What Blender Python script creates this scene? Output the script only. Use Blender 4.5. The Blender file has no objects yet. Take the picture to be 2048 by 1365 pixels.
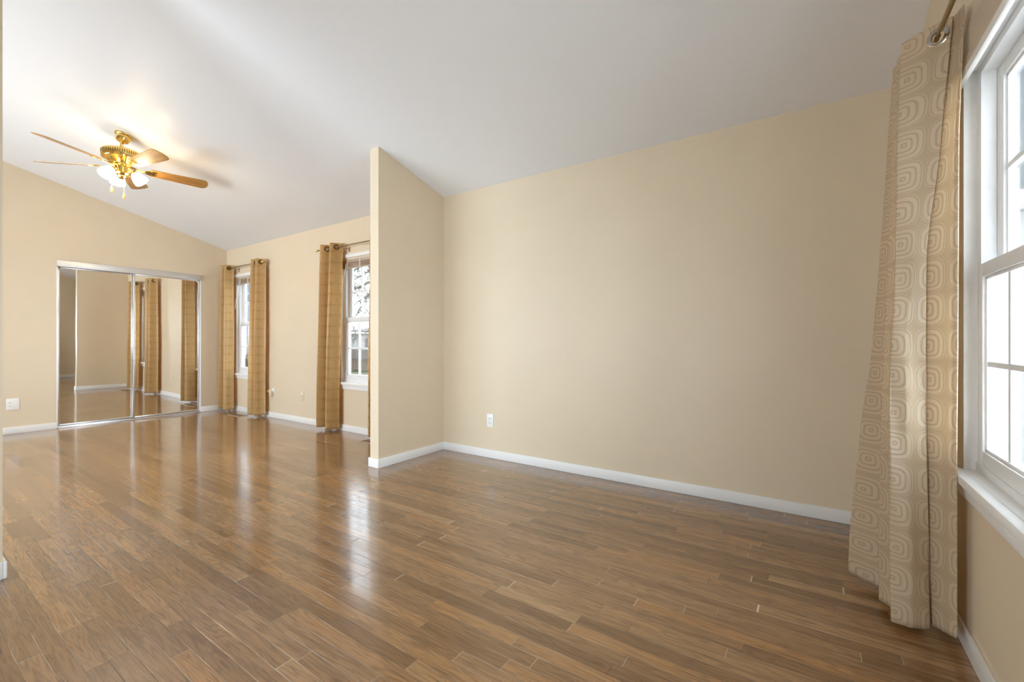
import bpy, bmesh, math, random
from mathutils import Vector, Matrix
C = bpy.context.scene.collection
SC = bpy.context.scene
PI = math.pi

# ------------------------------------------------------------------ camera, sky, exposure
YAW, FPX, HCAM, V0 = 0.5953, 883.57, 1.0482, 682.32
cam = bpy.data.cameras.new('camera'); camo = bpy.data.objects.new('camera', cam); C.objects.link(camo)
cam.sensor_width = 36.0; cam.lens = FPX * 36.0 / 2048; cam.clip_start = 0.02
cam.shift_y = (V0 - 682.5) / 2048
camo.location = (0, 0, HCAM); camo.rotation_euler = (PI / 2, 0, YAW)
SC.camera = camo
SKY = 12.0
world = bpy.data.worlds.new('overcast_sky'); SC.world = world; world.use_nodes = True
wn = world.node_tree.nodes; wl = world.node_tree.links
bg = wn['Background']; bg.inputs['Color'].default_value = (0.86, 0.95, 1.06, 1); bg.inputs['Strength'].default_value = SKY
vs = SC.view_settings
vs.view_transform = 'Standard'; vs.look = 'None'; vs.gamma = 1.0; vs.use_curve_mapping = False
vs.exposure = 0.70
cy = SC.cycles
cy.max_bounces = 12; cy.diffuse_bounces = 8; cy.glossy_bounces = 6; cy.transparent_max_bounces = 16; cy.transmission_bounces = 8
cy.use_denoising = True
cy.sample_clamp_indirect = 8.0

# ------------------------------------------------------------------ dimensions of the place
YW, XL, XR, XS, YE, TH = 3.174, -7.458, 0.441, -2.949, 2.394, 0.104
SL, EV = 0.2696, 2.44
YB = -2.5                       # wall behind the camera
YN = 0.353                      # end of the near piece of the divider
def ceil(y): return EV + SL * (YW - y)
W = 0.75                        # window opening width
WIN = [(-7.155, 0.565, 1.995), (-4.58, 0.565, 1.995)]
W3 = (2.17, 0.597, 1.985)

def portal(name, loc, rot, sx, sz):
    l = bpy.data.lights.new(name, 'AREA'); l.shape = 'RECTANGLE'; l.size = sx; l.size_y = sz
    l.cycles.is_portal = True
    o = bpy.data.objects.new(name, l); C.objects.link(o); o.location = loc; o.rotation_euler = rot
for i, (x0, z0, z1) in enumerate(WIN):
    portal('sky_portal', (x0 + W / 2, YW + 0.13, (z0 + z1) / 2), (-PI / 2, 0, 0), W, z1 - z0)
W3B = W3[0] - W - 0.09             # unseen twin unit, added for more daylight
for y0 in (W3[0], W3B):
    portal('sky_portal', (XR + 0.13, y0 - W / 2, (W3[1] + W3[2]) / 2), (-PI / 2, 0, -PI / 2), W, W3[2] - W3[1])
# door and window openings added behind the camera, unseen, for more daylight
BACK = [(-2.85, 0.02, 2.03, 1.2), (-7.1, 0.75, 2.05, 3.7)]
for x0, z0, z1, w in BACK:
    portal('sky_portal', (x0 + w / 2, YB - 0.13, (z0 + z1) / 2), (PI / 2, 0, 0), w, z1 - z0)

# ------------------------------------------------------------------ node helpers
class NT:
    def __init__(s, name):
        s.m = bpy.data.materials.new(name); s.m.use_nodes = True
        s.t = s.m.node_tree; s.n = s.t.nodes; s.l = s.t.links
        s.p = s.n['Principled BSDF']; s.out = s.n['Material Output']
    def new(s, t, **k):
        n = s.n.new(t)
        for a, b in k.items(): setattr(n, a, b)
        return n
    def put(s, sock, v):
        if isinstance(v, bpy.types.NodeSocket): s.l.new(v, sock)
        elif v is not None: sock.default_value = v
    def math(s, op, a, b=None, c=None, clamp=False):
        n = s.new('ShaderNodeMath', operation=op, use_clamp=clamp)
        s.put(n.inputs[0], a)
        if b is not None: s.put(n.inputs[1], b)
        if c is not None: s.put(n.inputs[2], c)
        return n.outputs[0]
    def smooth(s, v, a, b, lo=0.0, hi=1.0):
        n = s.new('ShaderNodeMapRange', interpolation_type='SMOOTHSTEP')
        s.put(n.inputs[0], v); n.inputs[1].default_value = a; n.inputs[2].default_value = b
        n.inputs[3].default_value = lo; n.inputs[4].default_value = hi
        return n.outputs[0]
    def comb(s, x, y, z):
        n = s.new('ShaderNodeCombineXYZ')
        for i, v in enumerate((x, y, z)): s.put(n.inputs[i], v)
        return n.outputs[0]
    def noise(s, vec, scale=5, detail=2, rough=0.5, dim='3D'):
        n = s.new('ShaderNodeTexNoise', noise_dimensions=dim); s.put(n.inputs['Vector'], vec)
        n.inputs['Scale'].default_value = scale; n.inputs['Detail'].default_value = detail; n.inputs['Roughness'].default_value = rough
        return n.outputs[0]
    def white(s, vec):
        n = s.new('ShaderNodeTexWhiteNoise', noise_dimensions='3D'); s.put(n.inputs['Vector'], vec)
        return n.outputs
    def ramp(s, f, stops):
        n = s.new('ShaderNodeValToRGB'); e = n.color_ramp.elements
        while len(e) < len(stops): e.new(0.5)
        for q, (p, c) in zip(e, stops): q.position = p; q.color = (*c, 1)
        s.put(n.inputs[0], f); return n.outputs[0]
    def mix(s, f, a, b, mode='MIX'):
        n = s.new('ShaderNodeMix', data_type='RGBA', blend_type=mode)
        s.put(n.inputs[0], f); s.put(n.inputs[6], a if not isinstance(a, tuple) else (*a, 1)); s.put(n.inputs[7], b if not isinstance(b, tuple) else (*b, 1))
        return n.outputs[2]
    def bump(s, h, strength=0.2, dist=0.01):
        n = s.new('ShaderNodeBump'); n.inputs['Strength'].default_value = strength; n.inputs['Distance'].default_value = dist
        s.put(n.inputs['Height'], h); s.l.new(n.outputs[0], s.p.inputs['Normal']); return n.outputs[0]
    def set(s, col=None, rough=None, metal=None, spec=None, coat=None, coat_rough=None):
        for k, v in (('Base Color', col), ('Roughness', rough), ('Metallic', metal), ('Specular IOR Level', spec), ('Coat Weight', coat), ('Coat Roughness', coat_rough)):
            if v is None: continue
            if k == 'Base Color' and isinstance(v, tuple): v = (*v, 1)
            s.put(s.p.inputs[k], v)
        return s
    def pos(s): return s.new('ShaderNodeNewGeometry').outputs['Position']
    def obj(s): return s.new('ShaderNodeTexCoord').outputs['Object']
    def scale(s, vec, x, y, z):
        n = s.new('ShaderNodeVectorMath', operation='MULTIPLY'); s.put(n.inputs[0], vec); n.inputs[1].default_value = (x, y, z); return n.outputs[0]
    def sep(s, v):
        n = s.new('ShaderNodeSeparateXYZ'); s.put(n.inputs[0], v); return n.outputs

def paint(name, col, rough=0.55, spec=0.3, var=0.03, bump=0.06):
    t = NT(name); p = t.pos()
    n = t.noise(p, 3.0, 3)
    a = tuple(c * (1 - var) for c in col); b = tuple(min(1, c * (1 + var)) for c in col)
    t.set(t.mix(n, a, b), rough, spec=spec)
    t.bump(t.noise(p, 160, 2), bump, 0.002)
    return t.m
def plain(name, col, rough=0.5, metal=0.0, spec=0.4, var=0.04, scale=40):
    t = NT(name); n = t.noise(t.obj(), scale, 2)
    t.set(t.mix(n, tuple(c * (1 - var) for c in col), tuple(min(1, c * (1 + var)) for c in col)), rough, metal, spec)
    return t.m

M = {}
M['wall'] = paint('beige_wall_paint', (0.695, 0.585, 0.43), 0.45, 0.35)
M['ceiling'] = paint('white_ceiling_paint', (0.80, 0.81, 0.825), 0.40, 0.35, 0.01, 0.03)
M['white'] = paint('white_trim_paint', (0.82, 0.815, 0.80), 0.35, 0.45, 0.015, 0.02)
M['vinyl'] = plain('white_vinyl', (0.80, 0.805, 0.81), 0.3)
M['tan_shadow_plug'] = paint('tan_shadow_and_plug', (0.60, 0.50, 0.38), 0.4, 0.4)  # colours the rod's shadow strip and the plug adapter's front
M['plate_white'] = plain('white_plastic', (0.82, 0.81, 0.79), 0.3)
M['plate_cream'] = plain('cream_plastic', (0.74, 0.64, 0.46), 0.3)
M['dark'] = plain('dark_slot', (0.03, 0.03, 0.03), 0.6)
M['brass'] = plain('polished_brass', (0.83, 0.60, 0.20), 0.17, 1.0, var=0.02)
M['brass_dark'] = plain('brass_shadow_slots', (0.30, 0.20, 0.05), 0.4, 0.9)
M['rod'] = plain('aged_brass_rod', (0.42, 0.31, 0.17), 0.32, 1.0)
M['chrome'] = plain('brushed_aluminium', (0.78, 0.78, 0.80), 0.28, 1.0, var=0.02)
M['silver_paint'] = plain('silver_anodised_track', (0.66, 0.65, 0.64), 0.38, 0.7, var=0.02)
M['bronze_ring'] = plain('bronze_ring', (0.16, 0.11, 0.06), 0.3, 1.0)
M['steel_ring'] = plain('nickel_ring', (0.42, 0.38, 0.33), 0.16, 1.0)
M['chain'] = plain('white_cord', (0.85, 0.83, 0.78), 0.5)
M['fob'] = plain('cream_wood_fob', (0.80, 0.62, 0.28), 0.4)

def mat_mirror():
    t = NT('silvered_mirror')
    t.set((0.90, 0.90, 0.885), 0.012, 1.0)
    t.bump(t.noise(t.obj(), 1.3, 1), 0.03, 0.02)
    return t.m
M['mirror'] = mat_mirror()

def mat_glass():
    t = NT('clear_window_glass')
    tr = t.new('ShaderNodeBsdfTransparent'); tr.inputs[0].default_value = (0.96, 0.98, 0.98, 1)
    gl = t.new('ShaderNodeBsdfGlossy'); gl.inputs['Roughness'].default_value = 0.02
    fr = t.new('ShaderNodeFresnel'); fr.inputs[0].default_value = 1.45
    mx = t.new('ShaderNodeMixShader'); t.l.new(t.math('MULTIPLY', fr.outputs[0], 0.8), mx.inputs[0])
    t.l.new(tr.outputs[0], mx.inputs[1]); t.l.new(gl.outputs[0], mx.inputs[2]); t.l.new(mx.outputs[0], t.out.inputs[0])
    return t.m
M['glass'] = mat_glass()

def mat_floor():
    t = NT('oak_strip_floor'); x, y, z = t.sep(t.pos())
    BW = 0.0572
    yr = t.math('DIVIDE', y, BW); row = t.math('FLOOR', yr); fy = t.math('FRACT', yr)
    r1 = t.white(t.comb(row, 3.7, 0.0))[0]
    ln = t.math('MULTIPLY_ADD', t.white(t.comb(row, 9.1, 2.0))[0], 0.30, 0.50)       # board length of the row
    xr = t.math('DIVIDE', t.math('ADD', x, t.math('MULTIPLY', r1, 7.0)), ln)
    # uneven joints: shift every joint by a little
    xr = t.math('ADD', xr, t.math('MULTIPLY', t.math('SINE', t.math('MULTIPLY', xr, 2.3)), 0.30))
    idx = t.math('FLOOR', xr); fx = t.math('FRACT', xr)
    rnd = t.white(t.comb(row, idx, 5.0))
    # grain stretched along the board, different on every board
    gv = t.comb(t.math('MULTIPLY_ADD', rnd[0], 37.0, t.math('MULTIPLY', x, 1.6)), t.math('MULTIPLY', y, 26.0), t.math('MULTIPLY', rnd[0], 91.0))
    g1 = t.noise(gv, 2.2, 5, 0.62)
    gv2 = t.comb(t.math('MULTIPLY', x, 5.0), t.math('MULTIPLY', y, 230.0), t.math('MULTIPLY', rnd[0], 17.0))
    g2 = t.noise(gv2, 1.6, 3, 0.6)
    base = t.ramp(rnd[0], [(0.0, (0.198, 0.103, 0.042)), (0.25, (0.257, 0.139, 0.059)), (0.5, (0.297, 0.164, 0.071)), (0.75, (0.330, 0.187, 0.086)), (0.9, (0.363, 0.185, 0.069)), (1.0, (0.389, 0.235, 0.114))])
    grain = t.ramp(g1, [(0.28, (0.72, 0.68, 0.62)), (0.5, (1.0, 1.0, 1.0)), (0.72, (1.10, 1.08, 1.05))])
    col = t.mix(1.0, base, grain, 'MULTIPLY')
    fig = t.noise(t.comb(t.math('MULTIPLY_ADD', rnd[0], 53.0, t.math('MULTIPLY', x, 1.1)), t.math('MULTIPLY', y, 11.0), t.math('MULTIPLY', rnd[0], 33.0)), 1.7, 2, 0.45)
    ring = t.smooth(t.math('SINE', t.math('MULTIPLY', fig, 75.0)), -0.2, 0.95, 1.0, 0.80)
    col = t.mix(1.0, col, t.comb(ring, ring, ring), 'MULTIPLY')
    pores = t.smooth(g2, 0.34, 0.46, 0.62, 1.0)
    col = t.mix(1.0, col, t.comb(pores, pores, pores), 'MULTIPLY')
    # seams: pale filler in long joints, stronger in end joints
    ey = t.math('MULTIPLY', t.math('MINIMUM', fy, t.math('SUBTRACT', 1.0, fy)), BW)
    ex = t.math('MULTIPLY', t.math('MINIMUM', fx, t.math('SUBTRACT', 1.0, fx)), 0.65)
    sy = t.smooth(ey, 0.0004, 0.0013, 1.0, 0.0); sx = t.smooth(ex, 0.0006, 0.0017, 1.0, 0.0)
    brk = t.smooth(t.noise(t.comb(t.math('MULTIPLY', x, 2.0), t.math('MULTIPLY', row, 7.3), 0.0), 1.5, 2), 0.46, 0.64)
    pale = t.math('MULTIPLY', t.math('MAXIMUM', t.math('MULTIPLY', sy, 0.75), sx), brk)
    darkln = t.math('MAXIMUM', sy, sx)
    col = t.mix(t.math('MULTIPLY', darkln, 0.55), col, (0.03, 0.017, 0.009))
    col = t.mix(t.math('MULTIPLY', pale, 0.95), col, (0.72, 0.58, 0.42))
    wear = t.noise(t.comb(t.math('MULTIPLY', x, 1.0), y, 0.0), 1.1, 3)
    rough = t.math('ADD', t.smooth(wear, 0.3, 0.7, 0.16, 0.24), t.math('MULTIPLY', t.math('SUBTRACT', 1.0, pores), 0.1))
    t.set(col, rough, spec=0.5, coat=0.6, coat_rough=0.10)
    bev = t.math('MULTIPLY', t.smooth(ey, 0.0, 0.003), t.smooth(ex, 0.0, 0.003))
    cup = t.math('MULTIPLY', t.noise(t.comb(t.math('MULTIPLY', x, 1.2), t.math('MULTIPLY', y, 7.0), rnd[0]), 1.6, 2), 1.2)
    t.bump(t.math('ADD', t.math('ADD', bev, cup), t.math('MULTIPLY', g2, 0.06)), 0.30, 0.0016)
    return t.m
M['floor'] = mat_floor()

def mat_curtain(name, ground, ring, gap, lo, hi, thin):
    t = NT(name); uv = t.new('ShaderNodeUVMap').outputs[0]
    u, v, _ = t.sep(uv); P = 0.122
    wob = t.noise(t.scale(uv, 1, 1, 1), 14, 2)
    cu = t.math('DIVIDE', u, P * 1.02); cv = t.math('DIVIDE', v, P)
    ci = t.math('FLOOR', cu); cj = t.math('FLOOR', cv)
    off = t.white(t.comb(ci, cj, 1.0))
    ox, oy, _ = t.sep(off[1])
    a = t.math('SUBTRACT', t.math('FRACT', cu), 0.5); b = t.math('SUBTRACT', t.math('FRACT', cv), 0.5)
    ab = t.math('ABSOLUTE', a); bb = t.math('ABSOLUTE', b)
    rr = t.math('MAXIMUM', ab, bb)
    inner = t.math('SUBTRACT', 0.5, rr)       # centres drift off inside the square
    a = t.math('ADD', a, t.math('MULTIPLY', inner, t.math('MULTIPLY_ADD', ox, 0.36, -0.18)))
    b = t.math('ADD', b, t.math('MULTIPLY', inner, t.math('MULTIPLY_ADD', oy, 0.36, -0.18)))
    d = t.math('POWER', t.math('ADD', t.math('POWER', t.math('ABSOLUTE', a), 3.6), t.math('POWER', t.math('ABSOLUTE', b), 3.6)), 1 / 3.6)
    d = t.math('ADD', d, t.math('MULTIPLY_ADD', wob, 0.05, -0.025))
    s = t.math('SINE', t.math('MULTIPLY', t.math('SUBTRACT', d, 0.02), 2 * PI / 0.132))
    line = t.smooth(s, lo, hi)
    line = t.math('MULTIPLY', line, t.smooth(d, 0.445, 0.465, 1.0, 0.0))
    edge = t.smooth(d, 0.462, 0.486)
    weave = t.noise(t.scale(uv, 300, 1400, 1), 1.0, 2)
    col = t.mix(edge, t.mix(line, ground, ring), gap)
    k = t.smooth(weave, 0.3, 0.7, 0.93, 1.05)
    col = t.mix(1.0, col, t.comb(k, k, k), 'MULTIPLY')
    t.set(col, t.math('MULTIPLY_ADD', line, 0.14, 0.32), spec=0.6)
    t.p.inputs['Sheen Weight'].default_value = 0.12
    t.bump(t.math('ADD', t.math('MULTIPLY', line, 0.5), t.math('MULTIPLY', t.noise(t.scale(uv, 4, 7, 1), 2.0, 3), 1.2)), 0.25, 0.004)
    tl = t.new('ShaderNodeBsdfTranslucent'); t.l.new(col, tl.inputs[0])
    mx = t.new('ShaderNodeMixShader'); mx.inputs[0].default_value = thin
    t.l.new(t.p.outputs[0], mx.inputs[1]); t.l.new(tl.outputs[0], mx.inputs[2]); t.l.new(mx.outputs[0], t.out.inputs[0])
    return t.m
M['curtain_gold'] = mat_curtain('gold_satin_square_rings', (0.70, 0.47, 0.18), (0.86, 0.67, 0.37), (0.66, 0.43, 0.155), 0.2, 0.7, 0.5)
M['curtain'] = mat_curtain('cream_satin_square_rings', (0.80, 0.675, 0.495), (0.665, 0.53, 0.36), (0.69, 0.555, 0.375), 0.2, 0.7, 0.48)

def mat_wood(name, c0, c1, rough=0.35, coat=0.3):
    t = NT(name); v = t.scale(t.obj(), 2.5, 26, 26)
    n = t.noise(v, 1.6, 4, 0.6); n2 = t.noise(t.scale(t.obj(), 8, 260, 260), 1.0, 2)
    col = t.mix(t.smooth(n, 0.3, 0.7), c0, c1)
    k = t.smooth(n2, 0.36, 0.5, 0.72, 1.0)
    t.set(t.mix(1.0, col, t.comb(k, k, k), 'MULTIPLY'), rough, coat=coat, coat_rough=0.15)
    return t.m
M['oak'] = mat_wood('honey_oak_blade', (0.38, 0.185, 0.045), (0.55, 0.30, 0.085))
M['blind'] = mat_wood('tan_wood_slat', (0.45, 0.34, 0.25), (0.60, 0.47, 0.36), 0.4)
M['register'] = mat_wood('brown_register', (0.12, 0.065, 0.03), (0.18, 0.10, 0.05), 0.35)
M['register_edge'] = mat_wood('pale_register_edge', (0.45, 0.30, 0.17), (0.55, 0.38, 0.22), 0.35)

def mat_shade():
    t = NT('lit_frosted_glass_shade')
    t.set((0.95, 0.92, 0.85), 0.4)
    t.p.inputs['Emission Color'].default_value = (1.0, 0.80, 0.53, 1); t.p.inputs['Emission Strength'].default_value = SHADE
    return t.m
SHADE = 24.0
M['shade'] = mat_shade()

# ------------------------------------------------------------------ mesh helpers
class MB:
    def __init__(s): s.bm = bmesh.new()
    def box(s, a, b, bev=0.0, mtx=None):
        x0, y0, z0 = a; x1, y1, z1 = b
        r = bmesh.ops.create_cube(s.bm, size=1.0)
        vs_ = r['verts']
        for v in vs_:
            v.co = Vector(((x0 + x1) / 2 + v.co.x * (x1 - x0), (y0 + y1) / 2 + v.co.y * (y1 - y0), (z0 + z1) / 2 + v.co.z * (z1 - z0)))
        if bev:
            es = {e for v in vs_ for e in v.link_edges}
            g = bmesh.ops.bevel(s.bm, geom=list(es), offset=bev, segments=2, profile=0.5, affect='EDGES')
            vs_ = list({v for f in g['faces'] for v in f.verts} | {v for v in vs_ if v.is_valid})
        if mtx:
            for v in {v for v in vs_}: v.co = mtx @ v.co
        return s
    def lathe(s, prof, seg=32, mtx=None, cap=True):
        rings = []
        for r, z in prof:
            if r < 1e-6: rings.append([s.bm.verts.new((0, 0, z))])
            else: rings.append([s.bm.verts.new((r * math.cos(2 * PI * k / seg), r * math.sin(2 * PI * k / seg), z)) for k in range(seg)])
        for a, b in zip(rings, rings[1:]):
            for k in range(seg):
                k2 = (k + 1) % seg
                if len(a) == 1 and len(b) == 1: continue
                if len(a) == 1: s.bm.faces.new((a[0], b[k], b[k2]))
                elif len(b) == 1: s.bm.faces.new((a[k], a[k2], b[0]))
                else: s.bm.faces.new((a[k], a[k2], b[k2], b[k]))
        if cap:
            for rg in (rings[0], rings[-1]):
                if len(rg) > 1: s.bm.faces.new(rg)
        if mtx:
            for rg in rings:
                for v in rg: v.co = mtx @ v.co
        return s
    def tube(s, pts, rad, seg=10):
        pts = [Vector(p) for p in pts]; n = len(pts)
        rad = [rad] * n if not hasattr(rad, '__len__') else rad
        rings = []; up = None
        for i, p in enumerate(pts):
            d = (pts[min(i + 1, n - 1)] - pts[max(i - 1, 0)]).normalized()
            if up is None: up = Vector((0, 0, 1)) if abs(d.z) < 0.9 else Vector((1, 0, 0))
            a = (up - d * up.dot(d)).normalized(); b = d.cross(a); up = a
            rings.append([s.bm.verts.new(p + (a * math.cos(2 * PI * k / seg) + b * math.sin(2 * PI * k / seg)) * rad[i]) for k in range(seg)])
        for a, b in zip(rings, rings[1:]):
            for k in range(seg): s.bm.faces.new((a[k], a[(k + 1) % seg], b[(k + 1) % seg], b[k]))
        for r in (rings[0], rings[-1]): s.bm.faces.new(r)
        return s
    def prism(s, poly, z0, z1, mtx=None, bev=0.0):
        lo = [s.bm.verts.new((x, y, z0)) for x, y in poly]; hi = [s.bm.verts.new((x, y, z1)) for x, y in poly]
        n = len(poly); fs = [s.bm.faces.new(lo), s.bm.faces.new(hi)]
        for k in range(n): s.bm.faces.new((lo[k], lo[(k + 1) % n], hi[(k + 1) % n], hi[k]))
        vs_ = lo + hi
        if mtx:
            for v in vs_: v.co = mtx @ v.co
        return s
    def torus(s, R, r, mtx=None, seg=28, sub=10):
        rings = []
        for k in range(seg):
            a = 2 * PI * k / seg
            rings.append([s.bm.verts.new(((R + r * math.cos(2 * PI * j / sub)) * math.cos(a), (R + r * math.cos(2 * PI * j / sub)) * math.sin(a), r * math.sin(2 * PI * j / sub))) for j in range(sub)])
        for k in range(seg):
            A, B = rings[k], rings[(k + 1) % seg]
            for j in range(sub): s.bm.faces.new((A[j], B[j], B[(j + 1) % sub], A[(j + 1) % sub]))
        if mtx:
            for rg in rings:
                for v in rg: v.co = mtx @ v.co
        return s
    def build(s, name, mat, parent=None, smooth=True):
        bmesh.ops.recalc_face_normals(s.bm, faces=s.bm.faces)
        me = bpy.data.meshes.new(name); s.bm.to_mesh(me); s.bm.free()
        mats = mat if isinstance(mat, (list, tuple)) else [mat]
        for m in mats: me.materials.append(m)
        if smooth:
            me.shade_smooth(); me.set_sharp_from_angle(angle=math.radians(35))
        o = bpy.data.objects.new(name, me); C.objects.link(o)
        if parent: o.parent = parent
        return o
def tag(o, label=None, cat=None, group=None, kind=None):
    if label: o['label'] = label
    if cat: o['category'] = cat
    if group: o['group'] = group
    if kind: o['kind'] = kind
    return o
def empty(name, loc=(0, 0, 0), rz=0.0):
    o = bpy.data.objects.new(name, None); C.objects.link(o); o.location = loc; o.rotation_euler = (0, 0, rz)
    o.empty_display_size = 0.1
    return o
def copy_tree(o, parent=None):
    c = o.copy(); C.objects.link(c)
    if parent: c.parent = parent
    for ch in list(o.children): copy_tree(ch, c)
    return c
def T(x, y, z): return Matrix.Translation((x, y, z))
def R(a, ax): return Matrix.Rotation(a, 4, ax)

# ------------------------------------------------------------------ room shell
def grid_wall(name, label, us, zs, holes, place, t0, t1, mat, topf=None):
    """wall as one shell over a grid; holes = set of (i,j) cells left open; place(u, depth, z) -> point"""
    mb = MB(); bm = mb.bm; cache = {}
    def V(i, j, k):
        key = (i, j, k)
        if key not in cache:
            z = zs[j]
            if topf and j == len(zs) - 1: z = topf(us[i])
            cache[key] = bm.verts.new(place(us[i], (t0, t1)[k], z))
        return cache[key]
    ni, nj = len(us) - 1, len(zs) - 1
    solid = lambda i, j: 0 <= i < ni and 0 <= j < nj and (i, j) not in holes
    for i in range(ni):
        for j in range(nj):
            if not solid(i, j): continue
            for k in (0, 1): bm.faces.new((V(i, j, k), V(i + 1, j, k), V(i + 1, j + 1, k), V(i, j + 1, k)))
            for di, dj, e in ((-1, 0, ((i, j), (i, j + 1))), (1, 0, ((i + 1, j), (i + 1, j + 1))), (0, -1, ((i, j), (i + 1, j))), (0, 1, ((i, j + 1), (i + 1, j + 1)))):
                if not solid(i + di, j + dj):
                    (a, b), (c, d) = e
                    bm.faces.new((V(a, b, 0), V(c, d, 0), V(c, d, 1), V(a, b, 1)))
    o = mb.build(name, mat, smooth=False)
    return tag(o, label, 'wall', kind='structure')
WT = 0.12
# long eave wall with the two left windows
us = [XL - WT, WIN[0][0], WIN[0][0] + W, WIN[1][0], WIN[1][0] + W, XR + WT]
grid_wall('wall_north', 'long beige wall under the low side of the sloped ceiling, with two windows', us, [-0.0, 0.565, 1.995, EV + 0.02],
          {(1, 1), (3, 1)}, lambda u, d, z: (u, YW + d, z), 0, WT, M['wall'])
grid_wall('wall_right', 'beige wall at right with the near window', [YB - WT, W3B - W, W3B, W3[0] - W, W3[0], YW], [0.0, W3[1], W3[2], 3.0],
          {(1, 1), (3, 1)}, lambda u, d, z: (XR + d, u, z), 0, WT, M['wall'], lambda y: ceil(y) + 0.02)
CY0, CY1, CZ = 1.318, 2.828, 2.0
grid_wall('wall_left', 'beige gable wall at far left holding the mirrored closet', [YB - WT, CY0, CY1, YW], [0.0, CZ, 3.0],
          {(1, 0)}, lambda u, d, z: (XL - d, u, z), 0, WT, M['wall'], lambda y: ceil(y) + 0.02)
us = [XL - WT, BACK[1][0], BACK[1][0] + BACK[1][3], BACK[0][0], BACK[0][0] + BACK[0][3], XR + WT]
grid_wall('wall_south', 'beige wall behind the camera with a door and window added for daylight', us, [0.0, 0.02, 0.75, 2.03, 2.05, ceil(YB) + 0.02],
          {(1, 2), (1, 3), (3, 1), (3, 2)}, lambda u, d, z: (u, YB - d, z), 0, WT, M['wall'])
def divider(name, label, y0, y1):
    mb = MB(); x0, x1 = XS - TH, XS; vs_ = {}
    for x in (x0, x1):
        for y in (y0, y1):
            for k, z in enumerate((0.0, ceil(y) + 0.004)): vs_[x, y, k] = mb.bm.verts.new((x, y, z))
    f = lambda *q: mb.bm.faces.new([vs_[k] for k in q])
    f((x0, y0, 0), (x0, y1, 0), (x0, y1, 1), (x0, y0, 1)); f((x1, y0, 0), (x1, y1, 0), (x1, y1, 1), (x1, y0, 1))
    f((x0, y0, 0), (x1, y0, 0), (x1, y0, 1), (x0, y0, 1)); f((x0, y1, 0), (x1, y1, 0), (x1, y1, 1), (x0, y1, 1))
    f((x0, y0, 1), (x1, y0, 1), (x1, y1, 1), (x0, y1, 1)); f((x0, y0, 0), (x1, y0, 0), (x1, y1, 0), (x0, y1, 0))
    tag(mb.build(name, M['wall'], smooth=False), label, 'wall', kind='structure')
divider('wall_divider', 'short beige stub wall between the two rooms', YE, YW + 0.002)
divider('wall_divider_near', 'beige wall end at the left edge of the photo', YB - 0.002, YN)
def slab(name, pts, th, mat, label, cat):
    mb = MB(); lo = [mb.bm.verts.new(p) for p in pts]; hi = [mb.bm.verts.new((p[0], p[1], p[2] + th)) for p in pts]
    mb.bm.faces.new(lo); mb.bm.faces.new(hi); n = len(pts)
    for k in range(n): mb.bm.faces.new((lo[k], lo[(k + 1) % n], hi[(k + 1) % n], hi[k]))
    return tag(mb.build(name, mat, smooth=False), label, cat, kind='structure')
slab('floor', [(XL - 0.9, YB - WT, 0), (XR + WT, YB - WT, 0), (XR + WT, YW + WT, 0), (XL - 0.9, YW + WT, 0)], -0.12, M['floor'], 'glossy brown oak strip floor running through both rooms', 'floor')
slab('ceiling', [(XL - WT, YB - WT, ceil(YB - WT)), (XR + WT, YB - WT, ceil(YB - WT)), (XR + WT, YW + WT, ceil(YW + WT)), (XL - WT, YW + WT, ceil(YW + WT))], 0.12, M['ceiling'], 'white sloped ceiling over both rooms', 'ceiling')
# closet recess behind the mirror doors
mb = MB()
mb.box((XL - 0.78, CY0 - 0.1, 0.0), (XL - 0.72, CY1 + 0.1, 2.3)); mb.box((XL - 0.72, CY0 - 0.16, 0.0), (XL - WT, CY0 - 0.1, 2.3))
mb.box((XL - 0.72, CY1 + 0.1, 0.0), (XL - WT, CY1 + 0.16, 2.3)); mb.box((XL - 0.72, CY0 - 0.1, 2.24), (XL - WT, CY1 + 0.1, 2.3))
tag(mb.build('wall_closet', M['wall'], smooth=False), 'closet interior walls behind the mirrored doors', 'wall', kind='structure')

# baseboards
BH, BT = 0.075, 0.012
def baseboard(name, segs, label):
    mb = MB()
    for a, b in segs:
        mb.box(a + (0.0,), b + (BH,), 0.003)
    return tag(mb.build(name, M['white']), label, 'baseboard', kind='structure')
baseboard('baseboard_north', [((XL + BT, YW - BT), (XS - TH, YW))], 'white baseboard under the two left windows')
baseboard('baseboard_big_wall', [((XS, YW - BT), (XR, YW))], 'white baseboard along the foot of the big blank wall')
baseboard('baseboard_left', [((XL, YB), (XL + BT, CY0)), ((XL, CY1), (XL + BT, YW))], 'white baseboard on the mirrored closet wall')
baseboard('baseboard_right', [((XR - BT, YB), (XR, YW - BT))], 'white baseboard under the near right window')
baseboard('baseboard_divider', [((XS, YE), (XS + BT, YW - BT)), ((XS - TH - BT, YE - BT), (XS + BT, YE)), ((XS - TH - BT, YE), (XS - TH, YW - BT))], 'white baseboard wrapping the stub wall')
baseboard('baseboard_divider_near', [((XS, YB), (XS + BT, YN)), ((XS - TH - BT, YN), (XS + BT, YN + BT)), ((XS - TH - BT, YB), (XS - TH, YN))], 'white baseboard end at the left edge of the photo')

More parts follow.
